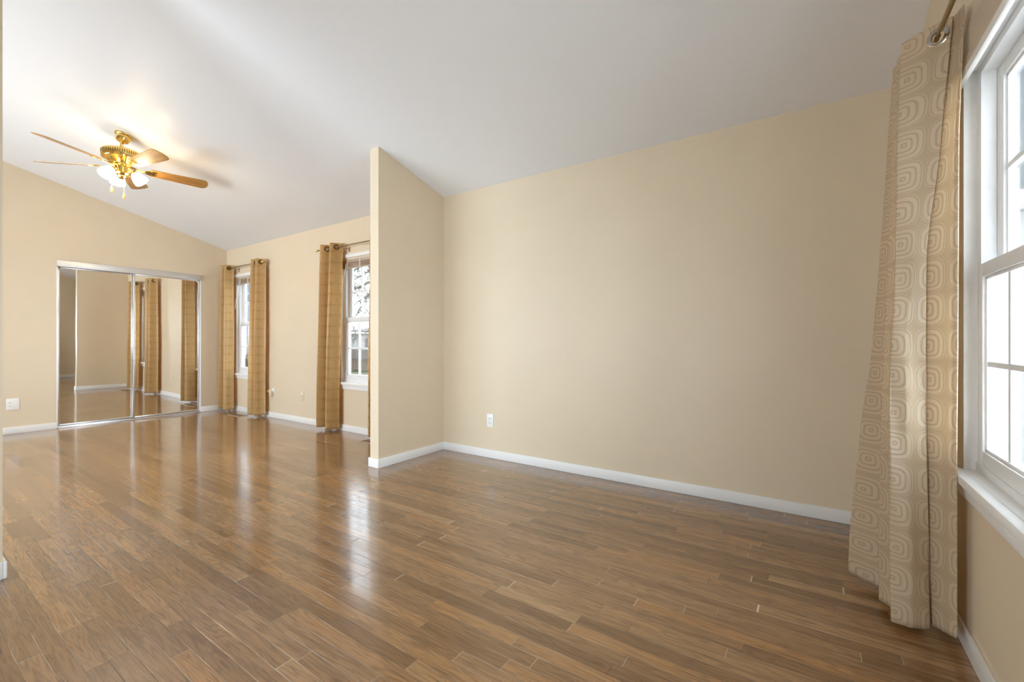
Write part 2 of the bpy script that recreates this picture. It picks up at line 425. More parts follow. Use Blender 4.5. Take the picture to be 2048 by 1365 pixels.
# ------------------------------------------------------------------ windows (local x to the right seen from inside, y outwards)
def window(name, label, loc, rz, z0, z1, zm, bar, sill_p=0.035, ends=(0.06, 0.06)):
    e0, e1 = ends
    root = tag(empty(name, loc, rz), label, 'window', kind='structure')
    f = MB()
    lw, uw = 0.030, 0.047
    for s in (0, 1):
        m = T(W, 0, 0) @ Matrix.Scale(-1, 4, (1, 0, 0)) if s else Matrix.Identity(4)
        f.box((0.002, 0.034, zm - 0.02), (uw, 0.072, z1 - 0.001), 0.0, m); f.box((0.002, 0.034, z0 + 0.002), (lw, 0.072, zm - 0.02), 0, m)
        f.box((0.002, 0.071, z0 + 0.002), (uw, 0.100, z1 - 0.001), 0.0, m)
        f.box((0.001, 0.0005, z0 + 0.001), (0.005, 0.0345, z1 - 0.001), 0, m)
    f.box((uw - 0.001, 0.0345, z1 - 0.03), (W - uw + 0.001, 0.100, z1 - 0.001), 0.0)
    f.box((0.001, 0.030, z0 + 0.001), (W - 0.001, 0.112, z0 + 0.034), 0.002)
    f.box((0.001, 0.0005, z1 - 0.005), (W - 0.001, 0.034, z1 - 0.001))
    f.build('window_frame', M['vinyl'], root)
    h = MB(); h.box((-e0 * 0.83, -0.016, bar[0]), (W + e1 * 0.83, 0.0, bar[1]), 0.003); h.build('head_trim', M['white'], root)
    st = MB(); st.box((-e0, -sill_p, z0 - 0.026), (W + e1, -0.001, z0 + 0.004), 0.004); st.box((0.001, -0.006, z0 + 0.0005), (W - 0.001, 0.036, z0 + 0.004)); st.build('sill', M['white'], root)
    ap = MB(); ap.box((-e0 * 0.6, -0.014, z0 - 0.078), (W + e1 * 0.6, 0.0, z0 - 0.026), 0.003); ap.build('apron', M['white'], root)
    def sash(nm, xa, sw, za, zb, rails, ya, yb, yg, mx):
        q = MB(); xb = W - xa
        q.box((xa, ya, za), (xa + sw, yb, zb), 0.003); q.box((xb - sw, ya, za), (xb, yb, zb), 0.003)
        q.box((xa + sw, ya, za), (xb - sw, yb, za + rails[0]), 0.003); q.box((xa + sw, ya, zb - rails[1]), (xb - sw, yb, zb), 0.003)
        gx0, gx1, gz0, gz1 = xa + sw, xb - sw, za + rails[0], zb - rails[1]
        bd = 0.010     # glazing bead
        for a, b in (((gx0, gz0), (gx0 + bd, gz1)), ((gx1 - bd, gz0), (gx1, gz1)), ((gx0, gz0), (gx1, gz0 + bd)), ((gx0, gz1 - bd), (gx1, gz1))):
            q.box((a[0], ya + 0.008, a[1]), (b[0], yb - 0.004, b[1]), 0.002)
        s_ = q.build(nm, M['vinyl'], root)
        g = MB(); g.box((gx0, yg - 0.002, gz0), (gx1, yg + 0.002, gz1)); g.build('pane', M['glass'], s_, smooth=False)
        u = MB()
        for k in (1, 2):
            x = gx0 + (gx1 - gx0) * k / 3; u.box((x - 0.009, yg - 0.007, gz0), (x + 0.009, yg + 0.007, gz1), 0.002)
        z = (gz0 + gz1) / 2; u.box((gx0, yg - 0.0065, z - 0.009), (gx1, yg + 0.0065, z + 0.009), 0.002)
        u.build('muntin', M['vinyl'], s_)
    sash('lower_sash', lw, 0.046, z0 + 0.034, zm + 0.022, (0.05, 0.045), 0.030, 0.062, 0.048, 3)
    sash('upper_sash', uw, 0.046, zm - 0.02, z1 - 0.03, (0.045, 0.045), 0.074, 0.090, 0.086, 3)
    return root
window('window_1', 'farthest window, by the corner next to the mirrored closet', (WIN[0][0], YW, 0), 0, 0.565, 1.995, 1.30, (2.005, 2.045))
window('window_2', 'window half hidden behind the stub wall, bare trees outside', (WIN[1][0], YW, 0), 0, 0.565, 1.995, 1.30, (2.010, 2.050))
window('window_3', 'near window at the right edge of the photo', (XR, W3[0], 0), -PI / 2, W3[1], W3[2], 1.285, (1.935, 1.965), ends=(0.06, 0.03))
window('added_twin_window', 'unseen twin unit added beside the near right window for daylight', (XR, W3B, 0), -PI / 2, W3[1], W3[2], 1.285, (1.935, 1.965), ends=(0.05, 0.06))
# strip above the near window, its tan standing in for the rod's shadow
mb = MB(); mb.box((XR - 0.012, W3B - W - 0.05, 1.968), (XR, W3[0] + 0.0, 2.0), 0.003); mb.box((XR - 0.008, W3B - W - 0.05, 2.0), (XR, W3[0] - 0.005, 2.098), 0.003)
tag(mb.build('rod_shadow_strip', M['tan_shadow_plug']), 'tan strip standing in for the rod shadow above the near right window', 'trim', kind='structure')
# glazed openings added behind the camera to light the rooms
for k, (x0, z0, z1, w) in enumerate(BACK):
    nm = ('added_door', 'added_back_window')[k]
    root = tag(empty(nm, (x0, YB, 0)), ('glazed double door added behind the camera to let daylight in', 'wide window added behind the camera to let daylight in')[k], ('door', 'window')[k], kind='structure')
    q = MB(); b = 0.06
    for a, c in (((0, z0), (b, z1)), ((w - b, z0), (w, z1)), ((w / 2 - b, z0), (w / 2 + b, z1)), ((0, z0), (w, z0 + b)), ((0, z1 - b), (w, z1))):
        q.box((a[0], -0.09, a[1]), (c[0], -0.03, c[1]), 0.003)
    q.build('frame', M['vinyl'], root)
    g = MB(); g.box((b, -0.085, z0 + b), (w - b, -0.08, z1 - b)); g.build('pane', M['glass'], root, smooth=False)

# ------------------------------------------------------------------ mirrored closet doors
def mirror_door(name, label, y0, y1, x, tilt=0.0):
    root = tag(empty(name, (x, (y0 + y1) / 2, 0.022)), label, 'mirror door')
    h = 1.924; hw = (y1 - y0) / 2; s = 0.022
    f = MB()
    f.box((-0.012, -hw, 0), (0.012, -hw + s, h), 0.003); f.box((-0.012, hw - s, 0), (0.012, hw, h), 0.003)
    f.box((-0.012, -hw + s, 0), (0.012, hw - s, 0.018), 0.003); f.box((-0.012, -hw + s, h - 0.018), (0.012, hw - s, h), 0.003)
    f.build('frame', M['chrome'], root)
    g = MB(); g.box((-0.004, -hw + s * 0.6, 0.012), (0.004, hw - s * 0.6, h - 0.012)); g.build('mirror_panel', M['mirror'], root, smooth=False)
    root.rotation_euler = (0, tilt, 0)
    return root
mirror_door('mirror_door', 'mirrored sliding closet door on the left, behind the other one', 1.330, 2.075, XL - 0.062, 0.0085)
mirror_door('mirror_door', 'mirrored sliding closet door on the right, in front, by the corner', 2.038, 2.815, XL - 0.031, 0.0085)
mb = MB(); mb.box((XL + 0.0005, CY0 - 0.004, 1.948), (XL + 0.022, CY1 + 0.004, 2.018), 0.004)
mb.box((XL + 0.008, CY0 - 0.004, 1.940), (XL + 0.024, CY1 + 0.004, 1.950), 0.002)
tag(mb.build('door_track', M['silver_paint']), 'silver header track across the top of the mirrored closet doors', 'door track')
mb = MB(); mb.box((XL - 0.085, CY0 + 0.012, 0.0), (XL + 0.012, CY1 - 0.014, 0.008), 0.002)
for x in (-0.080, -0.040, -0.008): mb.box((XL + x - 0.003, CY0 + 0.012, 0.006), (XL + x + 0.003, CY1 - 0.014, 0.016), 0.001)
tag(mb.build('door_track', M['chrome']), 'metal sill track on the floor under the mirrored closet doors', 'door track')
mb = MB(); mb.box((XL - 0.12, CY0 - 0.002, 0.0), (XL + 0.003, CY0 + 0.010, 1.96), 0.001); mb.box((XL - 0.12, CY1 - 0.012, 0.0), (XL + 0.003, CY1 + 0.002, 1.96), 0.001)
tag(mb.build('trim_2', M['white']), 'white jambs at both sides of the closet opening', 'trim', kind='structure')

# ------------------------------------------------------------------ curtains
def cloth(name, cols, mat, holes=(), mid=None):
    """cols[i][j]: grid of points, i across the cloth, j up; UV from the unrolled length"""
    bm = bmesh.new(); uvl = bm.loops.layers.uv.new('UVMap')
    ni, nj = len(cols), len(cols[0])
    V = [[bm.verts.new(p) for p in c] for c in cols]
    ul = [0.0]
    jm = nj // 3
    for i in range(1, ni): ul.append(ul[-1] + (Vector(cols[i][jm]) - Vector(cols[i - 1][jm])).length)
    if mid is not None:          # a column of squares centred on this fold
        sh = 0.122 * 1.02 * 20.5 - ul[mid]; ul = [u + sh for u in ul]
    for i in range(ni - 1):
        for j in range(nj - 1):
            q = [(i, j), (i + 1, j), (i + 1, j + 1), (i, j + 1)]
            ctr = sum((Vector(cols[a][b]) for a, b in q), Vector()) / 4
            if any((ctr - h).length < r for h, r in holes): continue
            f = bm.faces.new([V[a][b] for a, b in q]); f.smooth = True
            for lp, (a, b) in zip(f.loops, q): lp[uvl].uv = (ul[a], cols[a][b][2])
    for v in [v for v in bm.verts if not v.link_faces]: bm.verts.remove(v)
    me = bpy.data.meshes.new(name); bm.to_mesh(me); bm.free(); me.materials.append(mat)
    o = bpy.data.objects.new(name, me); C.objects.link(o)
    so = o.modifiers.new('thickness', 'SOLIDIFY'); so.thickness = 0.0016; so.offset = 0
    return o
def grommet(parent, p, nrm, mat='steel_ring'):
    z = Vector(nrm).normalized(); q = z.to_track_quat('Z', 'Y').to_matrix().to_4x4()
    g = MB(); m = T(*p) @ q
    g.lathe([(0.019, -0.004), (0.026, -0.0045), (0.032, -0.002), (0.032, 0.002), (0.026, 0.0045), (0.019, 0.004), (0.019, -0.004)], 28, m, cap=False)
    g.build('grommet', M[mat], parent)
def wave_curtain(name, label, xt, xb, npd, phase, seed, ztop=2.172, zbot=0.032, A=0.060, yc=None, zrod=2.125):
    rnd = random.Random(seed); yc = yc if yc is not None else YW - 0.106
    n, mz = 28 * npd + 1, 90
    k1, k2 = rnd.uniform(-1, 1), rnd.uniform(-1, 1)
    zs = [zbot + (ztop - zbot) * j / (mz - 1) for j in range(mz - 12)]
    zt = zs[-1]; zs += [zt + (ztop - zt) * (j + 1) / 14 for j in range(14)]
    cols = []; cross = []
    for i in range(n):
        s = i / (n - 1); col = []
        for z in zs:
            h = (z - zbot) / (ztop - zbot); hb = 1 - h
            e = h ** 1.5
            x0 = xb[0] + (xt[0] - xb[0]) * e; x1 = xb[1] + (xt[1] - xb[1]) * e
            ph = 2 * PI * (npd * s) + phase
            bulge = 0.20 * hb * math.sin(2 * PI * s * 1.3 + k1 * 3) + 0.10 * hb * math.sin(5 * s + 2.2 * h + k2 * 3)
            w = math.sin(ph + bulge * 2.0); w = w * 1.18 / (0.18 + math.sqrt(w * w + 0.28) * 0.93)
            amp = A * (1.0 + 0.12 * hb * k2)
            lean = 0.35 * (x1 - x0) / (2 * PI * npd) * math.sin(2 * ph)
            y = yc + amp * max(-1.05, min(1.05, w)) - 0.010 * hb
            col.append((x0 + (x1 - x0) * s + lean + 0.004 * math.sin(3 * h * PI + 9 * s), y, z + 0.006 * hb * math.sin(ph * 0.5 + k1)))
        cols.append(col)
    jr = min(range(len(zs)), key=lambda j: abs(zs[j] - zrod))
    for i in range(n - 1):
        a, b = cols[i][jr], cols[i + 1][jr]
        if (a[1] - yc) * (b[1] - yc) <= 0 and a[1] != b[1] and 2 < i < n - 3:
            f = (yc - a[1]) / (b[1] - a[1]); p = Vector((a[0] + (b[0] - a[0]) * f, yc, zrod))
            q, r = Vector(cols[i + 2][jr]), Vector(cols[i - 1][jr]); tdir = (q - r).normalized()
            cross.append((p, Vector((-tdir.y, tdir.x, 0)) * (1 if tdir.y < 0 else -1)))
    o = cloth(name, cols, M['curtain_gold'], [(p, 0.0195) for p, _ in cross])
    for p, nr in cross: grommet(o, p, nr, 'bronze_ring')
    return tag(o, label, 'curtain', 'gold satin curtains patterned with ringed squares')
wave_curtain('curtain', 'curtain in the corner beside the mirrored closet, left of the farthest window', (-7.30, -7.12), (-7.40, -7.10), 2, 1.57, 3)
wave_curtain('curtain', 'curtain right of the farthest window, beside the cream wall plug', (-6.43, -6.185), (-6.51, -6.19), 2, 1.57, 5)
wave_curtain('curtain', 'curtain left of the window that shows bare trees', (-4.83, -4.46), (-4.885, -4.535), 2, 1.57, 8)
wave_curtain('curtain', 'curtain mostly hidden behind the stub wall, only its edge shows', (-3.90, -3.58), (-3.92, -3.55), 2, 2.4, 11)

def ratio(u):
    s = (u - 1024) / FPX
    return (-math.sin(YAW) + math.cos(YAW) * s) / (math.cos(YAW) + math.sin(YAW) * s)
def near_curtain():
    """the near panel: plan of its folds measured at seven heights, each key = (ray slope, distance from the camera wall)"""
    zk = [0.03, 0.21, 0.66, 1.02, 1.37, 1.73, 2.17]
    f1 = [1692, 1695, 1717, 1742, 1757, 1770, 1785]
    f2 = [1757, 1757, 1761, 1768, 1776, 1784, 1794]
    f3 = [1780, 1778, 1776, 1779, 1790, 1791, 1801]
    fm = [1822, 1820, 1815, 1816, 1826, 1838, 1852]
    f4 = [1859, 1857, 1852, 1850, 1852, 1880, 1905]
    f5 = [1914, 1914, 1914, 1916, 1917, 1918, 1929]
    def lerp(a, b): return [a + (b - a) * k / 6 for k in range(7)]
    ya, yb_, yc, yd = lerp(2.434, 2.31), lerp(2.364, 2.28), lerp(2.247, 2.24), lerp(2.188, 2.215)
    ye_, ym, yf, yg, yh = lerp(2.10, 2.19), lerp(2.085, 2.155), lerp(2.12, 2.115), lerp(2.145, 2.135), lerp(2.055, 2.06)
    keys = []
    for k in range(7):
        P = lambda u, y: (y * ratio(u), y)
        A, B, Cc, D, E_, Mm, F, G, H = P(f1[k], ya[k]), P(f2[k], yb_[k]), P(f2[k], yc[k]), P(f3[k], yd[k]), P(f3[k] + 1, ye_[k]), P(fm[k], ym[k]), P(f4[k], yf[k]), P(f4[k] - 1, yg[k]), P(f5[k], yh[k])
        back = (0.385, 2.47 - 0.08 * k / 6)
        B2 = (B[0] + 0.012, B[1] - 0.02); D2 = (D[0] + 0.010, D[1] - 0.02)
        keys.append([back, ((back[0] + A[0]) / 2, (back[1] + A[1]) / 2 + 0.02), A, B, B2, Cc, D, D2, E_, Mm, F, (F[0] + 0.004, (F[1] + G[1]) / 2), G, H, (H[0] + 0.002, H[1] + 0.012)])
    m = len(keys[0]); nz = 130
    zs = []; top = 2.17
    zs = [0.03 + (2.09 - 0.03) * j / 110 for j in range(111)] + [2.09 + 0.004 * (j + 1) for j in range(20)]
    cols = []; sub = 14
    def at(z):
        z_ = min(max(z, zk[0]), zk[-1]); k = max(i for i in range(7) if zk[i] <= z_ + 1e-9); k = min(k, 5)
        f = (z_ - zk[k]) / (zk[k + 1] - zk[k]); f_ = f * f * (3 - 2 * f) * 0.3 + f * 0.7
        pl = [(a[0] + (b[0] - a[0]) * f_, a[1] + (b[1] - a[1]) * f_) for a, b in zip(keys[k], keys[k + 1])]
        pts = []
        for a, b in zip(pl, pl[1:]):
            n = max(2, sub)
            for q in range(n): pts.append((a[0] + (b[0] - a[0]) * q / n, a[1] + (b[1] - a[1]) * q / n))
        pts.append(pl[-1])
        for _ in range(3):
            pts = [pts[0]] + [((p[0] + 2 * c[0] + n[0]) / 4, (p[1] + 2 * c[1] + n[1]) / 4) for p, c, n in zip(pts, pts[1:], pts[2:])] + [pts[-1]]
        return pts
    rows = [at(z) for z in zs]
    # smooth the plan over height
    for _ in range(10):
        rows = [rows[0]] + [[((p[0] + 2 * c[0] + n[0]) / 4, (p[1] + 2 * c[1] + n[1]) / 4) for p, c, n in zip(a, b, d)] for a, b, d in zip(rows, rows[1:], rows[2:])] + [rows[-1]]
    n = len(rows[0])
    iF = 10 * sub
    for i in range(n):
        col = []
        for z, r in zip(zs, rows):
            x, y = r[i]; hb = 1 - (z - 0.03) / 2.14
            lift = 0.03 * max(0.0, (i - 12 * sub) / sub) * hb + 0.012 * hb * math.sin(i * 0.09)
            cr = 0.004 * hb * math.sin(i * 0.21 + 11 * z) if 8 * sub < i < 11 * sub else 0.0
            col.append((x, y + cr, z + max(0, lift) - 0.04 * max(0.0, min(1.0, (8.5 * sub - i) / (2 * sub))) * (1 - hb) ** 4))
        cols.append(col)
    # grommet on the front face, where the rod comes through
    zr, xr_ = 2.122, 0.369
    jr = min(range(len(zs)), key=lambda j: abs(zs[j] - zr))
    best = min(range(8 * sub + 3, 11 * sub), key=lambda i: abs(cols[i][jr][0] - xr_))
    p = Vector(cols[best][jr]); p.z = zr
    td = Vector(cols[best + 4][jr]) - Vector(cols[best - 4][jr]); nr = Vector((td.y, -td.x, 0)).normalized()
    holes = [(p, 0.021)]
    # the rod also passes the hidden folds
    for i in range(3, 8 * sub):
        a, b = cols[i][jr], cols[i + 1][jr]
        if (a[0] - xr_) * (b[0] - xr_) <= 0: holes.append((Vector((xr_, (a[1] + b[1]) / 2, zr)), 0.021))
    o = cloth('curtain', cols, M['curtain'], holes, int(2.5 * sub))
    grommet(o, p, nr)
    return tag(o, 'near cream floor-length curtain at right beside the right window', 'curtain')
near_curtain()

def rod(label, p0, p1, brackets, wallv, rad=0.007):
    p0, p1 = Vector(p0), Vector(p1); d = (p1 - p0).normalized()
    root = tag(empty('curtain_rod', p0), label, 'curtain rod', 'thin brass curtain rods')
    q = MB(); q.tube([Vector(), p1 - p0], rad, 14); q.build('rod', M['rod'], root)
    for e, s in ((Vector(), -1), (p1 - p0, 1)):
        f = MB(); m = T(*e) @ (d * s).to_track_quat('Z', 'Y').to_matrix().to_4x4()
        f.lathe([(0.0, -0.004), (0.010, -0.004), (0.011, 0.004), (0.0075, 0.008), (0.013, 0.016), (0.016, 0.026), (0.013, 0.036), (0.006, 0.042), (0, 0.043)], 20, m, cap=False)
        f.build('finial', M['brass'], root)
    for t in brackets:
        c = d * t; w = Vector(wallv)
        b = MB(); b.tube([c + Vector((0, 0, -0.012)), c + w * 0.5 + Vector((0, 0, -0.018)), c + w * 0.96 + Vector((0, 0, -0.014))], 0.005, 8)
        m = T(*(c + w * 0.965 + Vector((0, 0, -0.016)))) @ w.to_track_quat('Z', 'Y').to_matrix().to_4x4()
        b.box((-0.012, -0.032, -0.003), (0.012, 0.032, 0.003), 0.002, m)
        b.torus(0.0095, 0.0028, T(*c) @ d.to_track_quat('Z', 'Y').to_matrix().to_4x4(), 18, 8)
        b.build('bracket', M['rod'], root)
ry = YW - 0.106
rod('curtain rod above the farthest window, by the mirrored closet', (-7.31, ry, 2.125), (-6.20, ry, 2.125), (0.25, 1.0), (0, 0.106, 0))
rod('curtain rod above the window that shows bare trees', (-4.87, ry, 2.125), (-3.50, ry, 2.125), (0.455, 1.30), (0, 0.106, 0))
rod('curtain rod running along the top of the near right window', (0.369, 2.42, 2.122), (0.369, 0.30, 2.122), (0.12, 2.0), (0.072, 0, 0), 0.008)

# ------------------------------------------------------------------ raised wooden blinds
def blind(label, x0, seed):
    root = tag(empty('window_blind', (x0, YW + 0.018, 1.95)), label, 'blind', 'raised tan blinds')
    L = W - 0.03
    h = MB(); h.box((0, -0.012, 0.010), (L, 0.012, 0.044), 0.002); h.build('headrail', M['blind'], root)
    for k in range(7):
        s = MB(); s.box((0.004, -0.013, -0.046 + k * 0.0078), (L - 0.004, 0.013, -0.046 + k * 0.0078 + 0.0042), 0.001); s.build('slat', M['blind'], root)
    b = MB(); b.box((0.002, -0.013, -0.062), (L - 0.002, 0.013, -0.049), 0.002); b.build('bottom_rail', M['blind'], root)
    for x in (0.10, L / 2 - 0.03, L - 0.10):
        c = MB(); c.box((x - 0.008, -0.0155, -0.060), (x + 0.008, -0.0135, 0.042), 0.0); c.build('ladder_tape', M['plate_cream'], root)
    w = MB(); w.tube([(0.085, -0.02, -0.01), (0.075, -0.026, -0.08), (-0.02, -0.036, -0.42)], 0.0045, 8); w.build('tilt_wand', M['vinyl'], root)
    return root
blind('raised tan blind bunched at the top of the farthest window', WIN[0][0] + 0.015, 1)
blind('raised tan blind bunched at the top of the bare-trees window', WIN[1][0] + 0.015, 2)

# ------------------------------------------------------------------ wall plates
def outlet(name, label, loc, rz, pw=0.072, ph=0.118, dx=0.0, mat='plate_white', duplex=True, cat='outlet'):
    """local: face looks to -y"""
    root = tag(empty(name, loc, rz), label, cat)
    p = MB(); p.box((-pw / 2, -0.006, -ph / 2), (pw / 2, 0.0, ph / 2), 0.0025); p.build('plate', M[mat], root)
    if duplex:
        for s in (1, -1):
            r = MB(); m = T(dx, -0.0062, s * 0.0195) @ R(PI / 2, 'X')
            r.prism([(0.0165 * math.cos(a) if abs(math.cos(a)) < 0.9 else 0.0150 * (1 if math.cos(a) > 0 else -1), 0.0145 * max(-0.88, min(0.88, math.sin(a)))) for a in [2 * PI * k / 24 for k in range(24)]], -0.001, 0.0022, m)
            ro = r.build('receptacle', M[mat], root)
            q = MB()
            for x, w, hgt in ((-0.0064, 0.0022, 0.008), (0.0064, 0.0022, 0.0065)):
                q.box((dx + x - w / 2, -0.0090, s * 0.0195 + 0.001 - hgt / 2 + 0.002), (dx + x + w / 2, -0.0080, s * 0.0195 + 0.001 + hgt / 2 + 0.002))
            q.lathe([(0, 0), (0.0026, 0), (0.0026, 0.001), (0, 0.001)], 12, T(dx, -0.0080, s * 0.0195 - 0.0075) @ R(PI / 2, 'X'), cap=False)
            q.build('slot', M['dark'], ro)
        sc = MB(); sc.lathe([(0, 0), (0.0032, 0), (0.0026, 0.0016), (0, 0.0018)], 14, T(dx, -0.006, 0) @ R(PI / 2, 'X'), cap=False); sc.build('screw', M['chrome'], root)
    return root
outlet('wall_outlet', 'white outlet low on the big blank wall', (-2.386, YW, 0.334), 0)
outlet('wall_outlet', 'wide white outlet plate left of the mirrored closet', (XL, 0.967, 0.333), PI / 2, 0.10, 0.128, -0.020)
o3 = outlet('wall_jack', 'cream wall plate between the two left windows, left of the right curtain', (-5.387, YW, 0.341), 0, mat='plate_cream', duplex=False, cat='wall plate')
q = MB(); q.box((-0.010, -0.010, -0.010), (0.010, -0.005, 0.010), 0.002); q.build('socket', M['plate_cream'], o3)
for s in (1, -1):
    q = MB(); q.lathe([(0, 0), (0.0034, 0), (0.0026, 0.0016), (0, 0.0018)], 12, T(0, -0.006, s * 0.042) @ R(PI / 2, 'X'), cap=False); q.build('screw', M['chrome'], o3)
q = MB(); q.box((-0.0045, -0.0110, -0.006), (0.0045, -0.0095, 0.004)); q.build('jack_hole', M['dark'], o3)
outlet('wall_outlet', 'cream outlet beside the curtain, with a boxy plug in it', (-6.092, YW, 0.345), 0, mat='plate_white')
ad = tag(empty('plug_adapter', (-6.098, YW - 0.009, 0.325)), 'boxy tan plug-in adapter on the outlet beside the curtain', 'plug adapter')
q = MB(); q.box((-0.026, -0.040, -0.035), (0.026, 0.0, 0.035), 0.006); q.build('body', M['plate_cream'], ad)
q = MB(); q.box((-0.018, -0.0425, -0.026), (0.018, -0.0395, 0.026), 0.002); q.build('front_panel', M['tan_shadow_plug'], ad)
kn = tag(empty('wall_fitting', (-6.186, YW, 0.352)), 'small rounded cream fitting left of the plug adapter', 'wall fitting')
q = MB(); q.lathe([(0, 0), (0.030, 0), (0.031, 0.006), (0.026, 0.014), (0.014, 0.016), (0.014, 0.03), (0, 0.031)], 24, R(PI / 2, 'X'), cap=False); q.build('base', M['plate_cream'], kn)
q = MB(); q.lathe([(0, 0.030), (0.016, 0.030), (0.020, 0.038), (0.016, 0.046), (0, 0.048)], 20, R(PI / 2, 'X'), cap=False); q.build('knob', M['brass'], kn)

# ------------------------------------------------------------------ floor registers
def register(label, x0, y0, L=0.32, D=0.125):
    root = tag(empty('floor_register', (x0, y0, 0.0)), label, 'floor vent', 'brown floor vents')
    f = MB(); b = 0.013
    for a, c in (((0, 0), (L, b)), ((0, D - b), (L, D)), ((0, b), (b, D - b)), ((L - b, b), (L, D - b))): f.box((a[0], a[1], -0.002), (c[0], c[1], 0.005), 0.002)
    f.build('rim', M['register_edge'], root)
    n = 9
    for k in range(n):
        y = b + (D - 2 * b) * (k + 0.5) / n
        s = MB(); s.box((b, y - 0.0035, -0.001), (L - b, y + 0.0035, 0.0035), 0.001); s.build('louver', M['register'], root)
    d = MB(); d.box((b, b, -0.0015), (L - b, D - b, 0.0008)); d.build('duct', M['dark'], root)
register('floor vent under the farthest window', -6.86, 2.925)
register('floor vent at the foot of the stub wall', -3.90, 2.915)

# ------------------------------------------------------------------ ceiling fan
FX, FY, ZB = -5.218, 1.343, 2.640
fan = tag(empty('ceiling_fan', (FX, FY, ceil(FY))), 'brass ceiling fan with five oak blades and lit glass shades', 'ceiling fan')
cz = ceil(FY)
tiltm = R(-math.atan(SL), 'X')
q = MB(); q.lathe([(0, 0.004), (0.070, 0.004), (0.071, -0.006), (0.066, -0.016), (0.056, -0.024), (0.053, -0.045), (0.045, -0.064), (0.030, -0.072), (0, -0.072)], 40, T(0.020, 0.013, -0.0035) @ tiltm, cap=False)
q.build('canopy', M['brass'], fan)
q = MB(); q.lathe([(0.0125, -0.055), (0.0125, -0.15)], 20); q.build('downrod', M['brass'], fan)
zt = 2.788 - cz
q = MB(); q.lathe([(0, zt + 0.006), (0.03, zt + 0.006), (0.035, zt), (0.105, zt - 0.002), (0.132, zt - 0.006), (0.142, zt - 0.014), (0.144, zt - 0.022), (0.144, zt - 0.074), (0.140, zt - 0.083), (0.126, zt - 0.088), (0.112, zt - 0.094), (0.072, zt - 0.114), (0.066, zt - 0.122), (0, zt - 0.124)], 64, cap=False)
mot = q.build('motor_housing', M['brass'], fan)
q = MB()
for k in range(56):
    a = 2 * PI * k / 56
    q.box((0.140, -0.0034, zt - 0.052), (0.1448, 0.0034, zt - 0.024), 0.0, R(a, 'Z'))
q.build('side_vent', M['brass_dark'], mot); q = MB()
for k in range(36):
    a = 2 * PI * k / 36
    q.box((-0.014, -0.0028, -0.001), (0.014, 0.0028, 0.001), 0.0, R(a, 'Z') @ T(0.092, 0, zt - 0.1045) @ R(math.radians(-27), 'Y'))
q.build('bottom_vent', M['brass_dark'], mot)
zb = ZB - cz
q = MB(); q.lathe([(0, zb + 0.045), (0.060, zb + 0.045), (0.064, zb + 0.03), (0.064, zb + 0.012), (0.050, zb + 0.004), (0.048, zb - 0.052), (0.054, zb - 0.060), (0.050, zb - 0.072), (0.034, zb - 0.084), (0.030, zb - 0.10), (0.018, zb - 0.112), (0, zb - 0.116)], 40, cap=False)
q.build('switch_housing', M['brass'], fan)
def blade_poly():
    pts = [(0.205, -0.050), (0.23, -0.056), (0.60, -0.072), (0.635, -0.068), (0.655, -0.045), (0.662, -0.015), (0.662, 0.015), (0.655, 0.045), (0.635, 0.068), (0.60, 0.072), (0.23, 0.056), (0.205, 0.050), (0.198, 0.025), (0.198, -0.025)]
    return pts
for k in range(5):
    a = math.radians(80.5 + 72 * k)
    q = MB(); q.prism(blade_poly(), -0.003, 0.003, None)
    b = q.build('blade', M['oak'], fan)
    b.location = (0, 0, zb); b.rotation_euler = (math.radians(-16), 0, a); 
    i = MB()
    i.prism([(0.085, -0.016), (0.13, -0.011), (0.16, -0.012), (0.185, -0.030), (0.215, -0.042), (0.245, -0.036), (0.252, -0.018), (0.236, -0.006), (0.262, 0.0), (0.236, 0.006), (0.252, 0.018), (0.245, 0.036), (0.215, 0.042), (0.185, 0.030), (0.16, 0.012), (0.13, 0.011), (0.085, 0.016)], -0.0075, -0.0032)
    i.tube([(0.05, 0, 0.012), (0.085, 0, 0.006), (0.12, 0, -0.006), (0.17, 0, -0.007)], [0.012, 0.011, 0.009, 0.006], 10)
    for x, y in ((0.215, -0.028), (0.215, 0.028), (0.245, 0.0)):
        i.lathe([(0, -0.0105), (0.004, -0.0095), (0.005, -0.0073), (0, -0.0073)], 10, T(x, y, 0), cap=False)
    i.build('blade_iron', M['brass'], b)
tdir, ldir = Vector((0.968, -0.25, 0)), Vector((0.25, 0.968, 0))
for ang in (72, -48, 192):
    a = math.radians(ang); d = tdir * math.cos(a) + ldir * math.sin(a)
    az = math.atan2(d.y, d.x)
    arm = MB(); arm.tube([d * 0.03 + Vector((0, 0, zb - 0.045)), d * 0.055 + Vector((0, 0, zb - 0.030)), d * 0.070 + Vector((0, 0, zb - 0.034)), d * 0.080 + Vector((0, 0, zb - 0.044))], 0.009, 12)
    m = T(*(d * 0.080 + Vector((0, 0, zb - 0.040)))) @ R(az, 'Z') @ R(math.radians(-40), 'Y') @ Matrix.Scale(0.86, 4)
    arm.lathe([(0, 0.012), (0.017, 0.010), (0.024, 0.0), (0.025, -0.022), (0.022, -0.024), (0, -0.024)], 24, m, cap=False)
    ao = arm.build('lamp_arm', M['brass'], fan)
    s = MB(); s.lathe([(0.021, -0.014), (0.030, -0.022), (0.047, -0.042), (0.058, -0.070), (0.064, -0.098), (0.068, -0.122), (0.066, -0.123), (0.062, -0.098), (0.056, -0.070), (0.045, -0.043), (0.028, -0.024), (0.020, -0.016)], 36, m, cap=False)
    s.build('lamp_shade', M['shade'], ao)
    bl = MB(); bl.lathe([(0, -0.02), (0.012, -0.024), (0.013, -0.045), (0.026, -0.070), (0.029, -0.088), (0.022, -0.106), (0, -0.114)], 20, m, cap=False); bl.build('bulb', M['shade'], ao)
